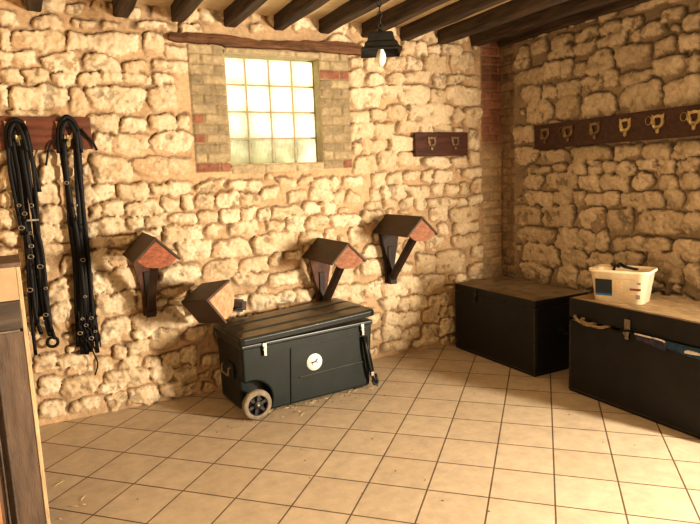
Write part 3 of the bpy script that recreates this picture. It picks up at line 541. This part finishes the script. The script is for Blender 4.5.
BS=[[(-4.037,2.116),(-4.034,1.942),(-4.034,1.695),(-4.031,1.443),(-4.036,1.189),(-4.045,.82),(-4.062,.557)],
[(-4.024,2.116),(-4.022,1.942),(-4.02,1.694),(-4.012,1.442),(-4.016,1.187),(-4.032,.816),(-4.045,.50)],
[(-4.018,2.046),(-4.019,1.765),(-4.006,1.442),(-4.0,1.148),(-4.012,.813),(-4.023,.548)],
[(-3.927,2.116),(-3.931,1.869),(-3.938,1.546),(-3.936,1.179),(-3.938,.803),(-3.938,.495)],
[(-3.939,2.13),(-3.944,1.869),(-3.955,1.547),(-3.963,1.181),(-3.965,.806),(-3.986,.504)],
[(-3.937,2.081),(-3.954,1.763),(-3.965,1.439),(-3.98,1.146),(-3.985,.809),(-4.008,.492)],
[(-3.927,1.975),(-3.935,1.691),(-3.943,1.401),(-3.944,1.165),(-3.934,.879),(-3.925,.574)],
[(-4.0,1.5),(-3.99,1.2),(-3.992,.9),(-4.0,.62)],
[(-4.025,1.45),(-4.02,1.2),(-4.022,.85),(-4.06,.64)],
[(-3.96,1.45),(-3.95,1.15),(-3.955,.85),(-3.958,.58)],
[(-3.975,1.42),(-3.972,1.1),(-3.973,.8),(-3.96,.62)],
[(-3.956,1.255),(-3.978,.884),(-3.989,.619),(-3.973,.501),(-3.953,.413),(-3.975,.331)]]
for k,p in enumerate(BS): strap(Bd,p,-.082-.008*(k%4),(.012 if k==11 else .03+.004*(k%3)),'rein' if k==11 else 'strap',seed=40+k,y1=-.064-.008*(k%4))
strap(Bd,[(-4.037,2.046),(-4.077,2.033),(-4.112,1.992),(-4.144,1.868)],-.085,.016,'loose_end',0)
strap(Bd,[(-3.901,2.116),(-3.866,2.066),(-3.836,2.031),(-3.809,1.966)],-.085,.02,'loose_end',0)
for k in range(9):
    x0=-4.03+.1*k/8; z0=R_.uniform(.74,.84); pts=[]
    for j in range(7): pts.append((x0+R_.uniform(-.018,.018),z0-.04*j))
    strap(Bd,pts,-.105,.011,'rein',.004,200+k)
for k,(x,z) in enumerate([(-3.987,.93),(-4.028,1.744),(-3.975,1.196),(-3.985,1.585),(-3.961,.768),(-4.045,.668),(-3.943,.666),(-4.0,.72),(-3.975,.62),(-4.02,.77)]): buckle(Bd,x,z,-.12,.012+.003*(k%3))

# ------------------------------------------------------------------ black wheeled trunk
T=empty('wheeled_trunk',(-2.505,-.425,0),(0,0,rad(4))); tag(T,'black plastic wheeled tack trunk with a round white horse sticker','trunk')
def tp(m,*a,**k):
    o=m.build(*a,**k); return o
def off(m):
    m.v=[(x+2.45,y+.35,z) for x,y,z in m.v]; return m
def arc(cx,cz,r,a0,a1,n=10): return [(cx+r*math.cos(rad(a0+(a1-a0)*k/n)),cz+r*math.sin(rad(a0+(a1-a0)*k/n))) for k in range(n+1)]
WX,WZ,WR=-2.935,.113,.112
prof=[(-1.925,.02),(-1.89,.50),(-1.885,.562),(-3.0,.545),(-3.0,.285)]+arc(WX,WZ,.15,112,-38,10)[0:]+[(-2.79,.02)]
m=MB(); m.prism(prof,'y',-.60,-.50); m.prism([(-1.925,.02),(-1.89,.50),(-1.885,.562),(-3.0,.545),(-2.99,.02)],'y',-.50,-.06); off(m).build('body',M['plastic'],T,.022,3)
m=MB(); m.box((-2.97,-.615,.505),(-1.88,-.6,.532),Matrix.Rotation(0,4,'Y'))
m=MB(); m.prism([(-3.008,.508),(-1.882,.522),(-1.880,.560),(-3.008,.543)],'y',-.612,-.055); off(m).build('upper_rim',M['plastic_gloss'],T,.012,3)
# lid: slightly askew, open a crack at the right
m=MB(); nx=24; ny=10; vs=[];fs=[]
L0,L1,D0,D1=-3.022,-1.868,-.628,-.035
prof=[(0,0),(0,.038),(.012,.05),(.05,.062)]
def lidz(x,y): return .546+.05*((x-L0)/(L1-L0))**1.2
def lid_section(x, ins):
    z=lidz(x,0); a=D0+ins; b=D1-ins; P=[(a,z),(a-.003,z+.040),(a+.010,z+.058),(a+.035,z+.066)]
    for (yc,w) in ((-.46,.055),(-.23,.055)):
        P+=[(yc-w-.008,z+.072),(yc-w,z+.060),(yc-w+.022,z+.060),(yc-w+.03,z+.076),(yc+w,z+.078)]
    P+=[(b-.035,z+.068),(b-.01,z+.055),(b,z+.036),(b,z)]
    return P
xs=[L0+.0,L0+.012,L0+.04,L0+.07,L0+.11,L0+.13]+[L0+.13+(L1-L0-.26)*k/8 for k in range(1,9)]+[L1-.11,L1-.07,L1-.04,L1-.012,L1]
secs=[]
for i,x in enumerate(xs):
    e=min(i,len(xs)-1-i); P=lid_section(x,{0:.02,1:.006}.get(e,0)); z=lidz(x,0)
    cap={0:.038,1:.054,2:.066,3:.070}.get(e,1)
    secs.append([(x,y,min(zz,z+cap)) for y,zz in P])
np_=len(secs[0])
for s_ in secs: vs+=s_
for i in range(len(secs)-1):
    for k in range(np_):
        fs.append([i*np_+k,i*np_+(k+1)%np_,(i+1)*np_+(k+1)%np_,(i+1)*np_+k])
fs+=[list(range(np_)),[(len(secs)-1)*np_+k for k in range(np_-1,-1,-1)]]
m=MB(); m.add(vs,fs); off(m).build('lid',M['plastic_lid'],T,.004,2)
def fz(x): return 0
# front panel mouldings
m=MB()
for (a,c) in (((-2.615,.455),(-2.635,.035)),((-2.615,.452),(-1.985,.468)),((-2.56,.215),(-1.96,.226))):
    m.bar((a[0],-.603,a[1]),(c[0],-.603,c[1]),.012,.012,(0,1,0))
off(m).build('panel_moulding',M['plastic'],T,.003)
for x,z in ((-2.83,.485),(-1.988,.49)):
    m=MB(); m.box((x-.016,-.624,z+.0),(x+.016,-.606,z+.055)); m.box((x-.011,-.63,z-.04),(x+.011,-.612,z+.02)); m.tube([(x-.016,-.626,z+.025),(x+.016,-.626,z+.025)],.007,8)
    off(m).build('latch',M['chrome'],T,.003)
c=(-2.425,.313); m=MB(); m.lathe([(.066,-.6075),(.066,-.601)],(c[0],0,c[1]),'y',36); st=off(m).build('round_sticker',M['white'],T)
horse=[(-.045,-.002),(-.034,.008),(-.018,.010),(.000,.008),(.010,.014),(.020,.027),(.027,.030),(.030,.036),(.033,.030),(.044,.020),(.041,.016),(.031,.019),(.026,.008),(.020,.000),(.030,-.008),(.040,-.008),(.041,-.012),(.028,-.014),(.014,-.006),(.000,-.006),(-.012,-.006),(-.018,-.018),(-.030,-.030),(-.034,-.028),(-.024,-.015),(-.026,-.006),(-.036,-.002),(-.046,-.010)]
m=MB(); m.prism([(c[0]+u*.8,c[1]+v*.8) for u,v in horse],'y',-.6095,-.607); off(m).build('horse_emblem',M['ink'],st)
def make_wheel(y0,y1,s):
    m=MB(); yc=(y0+y1)/2
    m.lathe([(.076,y0),(.096,y0-.001),(.108,y0+.008),(WR,yc),(.108,y1-.008),(.096,y1),(.076,y1),(.076,y0)],(WX,0,WZ),'y',40,False)
    t=off(m).build('wheel',M['rubber'],T)
    m=MB(); m.lathe([(.07,0),(.078,0),(.078,.03),(.07,.03),(.07,0)],(WX,y0+.006,WZ),'y',36,False)
    m.lathe([(.028,-.004),(.03,.0),(.03,.03)],(WX,y0+.006,WZ),'y',20)
    for k in range(6):
        a=2*math.pi*k/6+.3; m.bar((WX+.02*math.cos(a),y0+.02,WZ+.02*math.sin(a)),(WX+.074*math.cos(a),y0+.02,WZ+.074*math.sin(a)),.022,.016,(0,1,0))
    m.lathe([(.074,.026),(.074,.03)],(WX,y0+.006,WZ),'y',30)
    off(m).build('wheel_hub',M['hub'],t)
    m=MB(); m.lathe([(.006,-.012),(.014,-.006),(.015,.004)],(WX,y0+.004,WZ),'y',14); off(m).build('hub_cap',M['steel'],t)
make_wheel(-.69,-.637,1)
m=MB(); m.tube([(WX,-.63,WZ),(WX,-.49,WZ)],.012,10); off(m).build('axle',M['steel'],T)
# carrying handle on the left end
m=MB(); m.box((-3.012,-.42,.25),(-2.995,-.24,.36)); off(m).build('handle_recess',M['plastic_dk'],T,.01,2)
m=MB(); m.tube([(-3.02,-.41,.34),(-3.04,-.40,.33),(-3.045,-.40,.28),(-3.03,-.33,.262),(-3.045,-.26,.28),(-3.04,-.26,.33),(-3.02,-.25,.34)],.007,8); off(m).build('side_handle',M['steel'],T)
# pull handle hanging at the right
m=MB(); m.tube([(-1.985,-.635,.44),(-1.975,-.65,.33),(-1.955,-.655,.2),(-1.93,-.655,.1),(-1.905,-.655,.045)],.013,8)
m.tube([(-1.965,-.632,.44),(-1.945,-.64,.3),(-1.915,-.645,.12)],.01,8)
m.tube([(-1.935,-.655,.075),(-1.925,-.66,.045),(-1.895,-.66,.028),(-1.885,-.655,.06),(-1.9,-.65,.12)],.011,8)
off(m).build('pull_handle',M['plastic_dk'],T)
m=MB(); m.box((-1.955,-.672,.115),(-1.925,-.648,.15)); off(m).build('handle_clip',M['steel'],T,.003)
for y in (-.54,-.18):
    m=MB(); m.box((-2.05,y-.03,0),(-1.97,y+.03,.03)); off(m).build('foot',M['plastic_dk'],T,.004)

# ------------------------------------------------------------------ black chests
def chest(name, x0,x1,y0,y1,zb,z0,z1,label,gap):
    cx,cy=(x0+x1)/2,(y0+y1)/2
    root=empty(name,(cx,cy,0)); tag(root,label,'chest')
    a,b_=x0-cx,x1-cx; c_,d_=y0-cy,y1-cy
    m=MB(); t=.022
    m.box((a,c_,0.0),(b_,d_,t)); m.box((a,c_,t),(a+t,d_,z0)); m.box((b_-t,c_,t),(b_,d_,z0)); m.box((a+t,c_,t),(b_-t,c_+t,z0)); m.box((a+t,d_-t,t),(b_-t,d_,z0))
    m.build('box',M['chest'],root,.004)
    m=MB(); m.box((a-.003-gap*.2,c_-.003,z0+gap),(b_+.003,d_+.003,z1)); lid=m.build('lid',M['chest'],root,.006)
    for (xx,yy) in ((a,c_),(a,d_)):
        s=1 if yy<0 else -1
        m=MB(); m.box((xx-.004,yy-.004 if s>0 else yy-.018,.012),(xx+.018,yy+.018 if s>0 else yy+.004,z0-.003)); m.build('corner_trim',M['chest_edge'],root,.002)
    return root,lid
c1,l1=chest('storage_chest',-.71,-.105,-1.197,-.14,0,.575,.645,'black wooden chest in the corner, under the brick-edged stone corner',.0015)
# local offsets for chest 1
def hasp(root,x,y,z0,z1,mt='steel'):
    m=MB(); m.box((x-.014,y-.022,z0+.05),(x-.004,y+.022,z1)); m.box((x-.017,y-.013,z0),(x-.008,y+.013,z1-.02)); m.ring((x-.02,y,z0+.045),.018,.0045,(1,0,0),14,6)
    m.build('hasp',M[mt],root,.002)
hasp(c1,-.3025,.225,.50,.63,'chest_edge')
m=MB(); m.tube([(-.02,-.54,.36),(-.02,-.565,.355),(.0,-.57,.33),(.08,-.57,.33),(.1,-.565,.355),(.1,-.54,.36)],.008,8); m.box((-.04,-.537,.345),(.0,-.525,.385)); m.box((.08,-.537,.345),(.12,-.525,.385))
m.build('side_handle',M['chest_edge'],c1)
c2,l2=chest('storage_chest',-.71,-.16,-2.78,-1.56,0,.562,.735,'black wooden chest nearest the camera with a white pail on its dusty lid',.022)
m=MB(); m.box((-.268,-.592,.735),(.277,.592,.7395)); m.build('lid_top',M['chest_top'],c2)
hasp(c2,-.281,.098,.525,.665,'steel')
for s in (.45,-.45):
    m=MB(); m.box((.262,s-.03,.57),(.283,s+.03,.68)); m.build('hinge',M['steel'],c2,.002)
# things poking out of the second chest
P=[(-.66,-1.615,.585),(-.735,-1.63,.605),(-.752,-1.66,.59),(-.745,-1.70,.57),(-.75,-1.74,.565),(-.742,-1.80,.566),(-.735,-1.86,.565),(-.70,-1.90,.58),(-.64,-1.93,.583)]
P2=[(-.66,-1.70,.584),(-.742,-1.705,.60),(-.758,-1.735,.582),(-.745,-1.78,.578),(-.66,-1.80,.583)]
m=MB(); m.tube(smooth_path(P,6),.0115,8); m.tube(smooth_path(P2,6),.0115,8); o=m.build('rope',M['rope'])
tag(o,'tan rope hanging out under the lid of the nearest chest','rope')
P=[(-.66,-1.93,.58),(-.735,-1.95,.582),(-.745,-1.99,.571),(-.745,-2.03,.58),(-.735,-2.10,.59),(-.745,-2.13,.578),(-.66,-2.15,.58)]
m=MB(); m.tube(smooth_path(P,6),.012,8,flat=.5); o=m.build('leather_strap',M['leather'])
tag(o,'dark strap caught under the chest lid beside the steel hasp','strap')
def cloth(y0,y1,fn,name,mt,root=None,n=40):
    m=MB(); vs=[];fs=[]; rr=random.Random(3)
    K=7
    for i in range(n+1):
        y=y0+(y1-y0)*i/n; zt,dp=fn(i/n); w=.006*math.sin(i*1.1)+rr.uniform(-.002,.002)
        prof=[(-.60,.574),(-.70,.575),(-.728,.576+zt*.2),(-.742+w,.568+zt*.2),(-.740+w,.556-dp*.45),(-.734-w*.6,.548-dp),(-.726,.552-dp)]
        vs+=[(x,y,z) for x,z in prof]
    for i in range(n):
        for k in range(K-1): fs.append([i*K+k,i*K+k+1,(i+1)*K+k+1,(i+1)*K+k])
    m.add(vs,fs,True); o=m.build(name,M[mt],root); s=o.modifiers.new('thick','SOLIDIFY'); s.thickness=.004; return o
bc=empty('horse_rug',(0,0,0)); tag(bc,'blue and white horse rug squeezed under the lid of the nearest chest','rug')
cloth(-2.15,-2.37,lambda t:(.01,.006+.030*t),'violet_panel','cloth_violet',bc)
cloth(-2.36,-2.74,lambda t:(.03,.012+.02*math.sin(t*2.6)),'blue_panel','cloth_blue',bc)
m=MB(); m.tube(smooth_path([(-.738,-2.14,.582),(-.747,-2.25,.585),(-.747,-2.34,.584),(-.744,-2.365,.575)],5),.006,8)
m.build('white_binding',M['cloth_white'],bc)
m=MB(); m.tube(smooth_path([(-.742,-2.50,.548),(-.752,-2.56,.553),(-.752,-2.66,.555),(-.744,-2.72,.553)],5),.012,8,flat=.5)
m.build('white_binding',M['cloth_white'],bc)

# ------------------------------------------------------------------ pail
PB=empty('pail',(-.53,-1.872,.7395)); PB.rotation_euler=(0,0,rad(22)); tag(PB,'white rectangular plastic pail with a dark blue label, standing on the chest','pail')
def rrect(hx,hy,r,n=6):
    P=[]
    for (sx,sy,a0) in ((1,1,0),(-1,1,90),(-1,-1,180),(1,-1,270)):
        for k in range(n+1):
            a=rad(a0+90*k/n); P.append((sx*(hx-r)+r*math.cos(a),sy*(hy-r)+r*math.sin(a)))
    return P
def ploft(m,levels):
    vs=[];fs=[];n=None
    for (hx,hy,r,z) in levels:
        P=rrect(hx,hy,r); n=len(P); vs+=[(x,y,z) for x,y in P]
    for i in range(len(levels)-1):
        for k in range(n): fs.append([i*n+k,i*n+(k+1)%n,(i+1)*n+(k+1)%n,(i+1)*n+k])
    fs.append(list(range(n))); fs.append([(len(levels)-1)*n+k for k in range(n)])
    return m.add(vs,fs,True)
m=MB(); ploft(m,[(.106,.168,.05,.002),(.128,.196,.055,.215),(.138,.208,.058,.218),(.139,.209,.058,.236),(.131,.2,.054,.238),(.124,.192,.05,.21),(.103,.164,.048,.03)])
body=m.build('bucket',M['pail'],PB)
def onface(y0,y1,z0,z1,mt,name,par,e=.002):
    def px(z): return -(.106+(.128-.106)*z/.213)-e
    m=MB(); m.add([(px(z0),y0,z0),(px(z0),y1,z0),(px(z1),y1,z1),(px(z1),y0,z1),(px(z0)+.004,y0,z0),(px(z0)+.004,y1,z0),(px(z1)+.004,y1,z1),(px(z1)+.004,y0,z1)],[[0,1,2,3],[7,6,5,4],[0,4,5,1],[1,5,6,2],[2,6,7,3],[3,7,4,0]])
    return m.build(name,M[mt],par)
# image left is +y here
lab=onface(.035,.150,.062,.168,'label_navy','dark_label',PB)
onface(.035,.150,.048,.064,'label_blue','blue_stripe',lab,.0025)
m=MB()
for (a,b_,z,h) in ((-.02,.012,.150,.006),(-.025,.012,.137,.006),(-.015,.012,.124,.006),(-.022,.012,.111,.006),(-.01,.012,.098,.006)): pass
for k,(a,b_,z) in enumerate(((-.03,.012,.150),(-.035,.012,.137),(-.02,.012,.122),(-.03,.012,.108))):
    onface(a,b_,z,z+.006,'label_tan','print_line',PB)
for (a,b_,z) in ((-.125,-.02,.078),(-.11,-.02,.066),(-.125,-.02,.052),(-.12,.01,.175)): onface(a,b_,z,z+.0035,'label_tan','print_line',PB)
onface(-.155,-.085,.100,.116,'label_brown','brown_mark',PB)
onface(-.15,-.125,.042,.072,'label_grey','grey_mark',PB)
onface(-.155,-.135,.145,.16,'label_grey','grey_mark',PB)
# dark halter strap lying in the pail
hs=empty('halter',(0,0,0)); tag(hs,'dark strap end lying over the rim of the white pail','strap')
m=MB(); m.tube(smooth_path([(-.43,-1.70,.965),(-.50,-1.76,.985),(-.56,-1.83,.995),(-.60,-1.86,.994),(-.625,-1.875,.985),(-.634,-1.88,.955),(-.630,-1.885,.935)],6),.016,8,flat=.4,up=(1,0,.3)); m.build('strap',M['leather'],hs)
m=MB(); m.tube(smooth_path([(-.42,-1.73,.955),(-.47,-1.80,.985),(-.52,-1.85,1.0),(-.54,-1.90,.99),(-.45,-1.93,.965)],6),.016,8,flat=.5,up=(1,0,.3)); m.build('noseband',M['leather'],hs)

# ------------------------------------------------------------------ lantern
LP=empty('pendant_lamp',(-2.448,-1.8,2.372)); tag(LP,'dark metal pendant lantern with one bulb, hanging on a chain from the ceiling','lamp')
LP.rotation_euler=(0,0,rad(-28))
def sq(levels,name,mt,flip=False):
    m=MB(); vs=[];fs=[]
    for h,z in levels: vs+=[(-h,-h,z),(h,-h,z),(h,h,z),(-h,h,z)]
    for i in range(len(levels)-1):
        for k in range(4): fs.append([i*4+k,i*4+(k+1)%4,(i+1)*4+(k+1)%4,(i+1)*4+k])
    fs.append([(len(levels)-1)*4+k for k in range(4)])
    m.add(vs,fs); return m
m=sq([(.106,.002),(.11,0),(.11,.010),(.094,.022),(.086,.045),(.074,.056),(.066,.095),(.058,.104),(.046,.106)],'s','lamp')
o=m.build('lamp_shade',M['lamp'],LP); s=o.modifiers.new('thick','SOLIDIFY'); s.thickness=.003; s.offset=-1
m=MB(); m.lathe([(.018,.09),(.018,.04),(.014,.03)],(0,0,0),'z',16); m.lathe([(.02,.104),(.012,.12),(.006,.13)],(0,0,0),'z',12); sk=m.build('lamp_socket',M['lamp'],LP)
m=MB(); m.lathe([(.004,-.068),(.014,-.062),(.024,-.045),(.028,-.025),(.024,-.002),(.015,.018),(.013,.032)],(0,0,0),'z',20); m.build('light_bulb',M['bulb'],LP)
m=MB(); z=.125; k=0
while z<.62:
    m.ring((0,0,z+.018),.011,.0035,(1,0,0) if k%2 else (0,1,0),12,6,1,1.7); z+=.03; k+=1
m.build('chain',M['lamp'],LP)

# ------------------------------------------------------------------ wooden cabinet at the left
CB=empty('wooden_cabinet',(-4.312,-1.70,0)); CB.rotation_euler=(0,0,rad(3)); tag(CB,'tall brown wooden cabinet with a tan upper panel, cut by the left edge','cabinet')
W=.62; D=.36; H=1.385
m=MB(); m.box((-W,.0,.0),(-.002,D,H-.02)); m.build('carcass',M['cab_dark'],CB,.003)
m=MB(); m.box((-W-.01,-.012,H-.02),(.006,D+.01,H)); m.build('top_board',M['cab_dark'],CB,.003)
m=MB(); m.box((-W,-.012,1.215),(-.0165,0,H-.02)); m.build('upper_panel',M['cab_tan'],CB,.002)
m=MB(); m.box((-.016,-.014,0),(.001,.02,H-.02)); m.build('edge_strip',M['cab_edge'],CB,.003)
m=MB(); m.box((-W,-.014,1.085),(-.0165,0,1.212)); m.build('cross_rail',M['cab_rail'],CB,.003)
m=MB(); m.box((-.16,-.018,1.072),(-.03,-.002,1.08)); m.build('bead',M['steel'],CB,.002)
m=MB(); m.box((-.13,-.010,.075),(-.0165,0,1.07)); m.box((-.255,-.010,.0),(-.166,0,1.07)); m.build('door_panel',M['cab_dark'],CB,.002)
m=MB(); m.box((-.135,-.022,.0),(-.127,0,1.07)); m.box((-.165,-.022,.0),(-.157,0,1.07)); m.box((-.127,-.02,.055),(-.0165,0,.075)); m.build('moulding',M['cab_rail'],CB,.003)
m=MB(); m.box((-.127,-.014,0),(-.0165,0,.055)); m.build('bottom_rail',M['cab_rail'],CB,.003)
m=MB(); m.box((-W,-.03,0),(-.19,0,1.07)); m.build('side_board',M['cab_orange'],CB,.003)

# ------------------------------------------------------------------ straw and crumbs on the floor
m=MB(); rs2=random.Random(9)
def sliver(x,y,l,a,r=.0016):
    m.tube([(x,y,.003),(x+l*.5*math.cos(a),y+l*.5*math.sin(a),.005),(x+l*math.cos(a),y+l*math.sin(a),.003)],r,5)
for k in range(26):
    sliver(rs2.gauss(-2.55,.35),-.66-abs(rs2.gauss(0,.07)),rs2.uniform(.02,.07),rs2.uniform(0,6.28))
for k in range(6): sliver(rs2.uniform(-4.27,-4.15),rs2.uniform(-1.5,-1.0),rs2.uniform(.02,.06),rs2.uniform(0,6.28))
for k in range(14): sliver(rs2.uniform(-1.2,-.75),rs2.uniform(-1.5,-.4),rs2.uniform(.02,.05),rs2.uniform(0,6.28))
o=m.build('straw',M['straw']); o['kind']='stuff'; tag(o,'loose bits of straw scattered on the tiles around trunk and chests','straw')
m=MB()
for k in range(70):
    q=rs2.random()
    x,y=(rs2.gauss(-2.5,.45),-.64-abs(rs2.gauss(0,.1))) if q<.6 else (rs2.uniform(-4,-1),rs2.uniform(-2.6,-.7))
    s=rs2.uniform(.003,.007); m.add([(x-s,y-s,0.0005),(x+s,y-s*.6,0.0005),(x+s*.5,y+s,0.0005),(x,y,s)],[[0,1,3],[1,2,3],[2,0,3],[0,2,1]])
o=m.build('dirt_crumbs',M['dirt']); o['kind']='stuff'; tag(o,'dark crumbs of dirt scattered on the floor tiles','dirt')
# ------------------------------------------------------------------ light
def area(name,loc,target,sx,sy,power,col):
    l=bpy.data.lights.new(name,'AREA'); l.shape='RECTANGLE'; l.size=sx; l.size_y=sy; l.energy=power; l.color=col
    o=bpy.data.objects.new(name,l); o.location=loc; o.rotation_euler=(Vector(target)-Vector(loc)).to_track_quat('-Z','Y').to_euler(); link(o); return o
area('doorway_daylight',(.05,-5.15,1.3),(-.95,-4.7,1.24),.4,.9,600,(1,.862,.675))
area('window_daylight',(-2.4,.75,2.35),(-2.4,.1,2.27),1.5,1.4,27,(1,.95,.78))
w=bpy.data.worlds.new('world'); bpy.context.scene.world=w; w.use_nodes=True
bg=w.node_tree.nodes['Background']; bg.inputs[0].default_value=(1,.87,.74,1); bg.inputs[1].default_value=.24
# ------------------------------------------------------------------ camera
yaw,pit,rol,f=.471,.1406,-.041,594.6
F=Vector((math.sin(yaw)*math.cos(pit),math.cos(yaw)*math.cos(pit),-math.sin(pit)))
Rv=F.cross(Vector((0,0,1))).normalized(); Uv=Rv.cross(F)
c,s=math.cos(rol),math.sin(rol); R2=Rv*c+Uv*s; U2=-Rv*s+Uv*c
cd=bpy.data.cameras.new('camera'); cam=bpy.data.objects.new('camera',cd); link(cam)
cam.matrix_world=Matrix(((R2.x,U2.x,-F.x,-4.1921),(R2.y,U2.y,-F.y,-4.7444),(R2.z,U2.z,-F.z,1.699),(0,0,0,1)))
cd.sensor_fit='HORIZONTAL'; cd.sensor_width=36; cd.lens=f*36/700; cd.clip_start=.05
S=bpy.context.scene; S.camera=cam
S.view_settings.view_transform='Standard'; S.view_settings.look='Medium High Contrast'; S.view_settings.exposure=0
S.cycles.use_denoising=True; S.cycles.max_bounces=8; S.cycles.diffuse_bounces=5
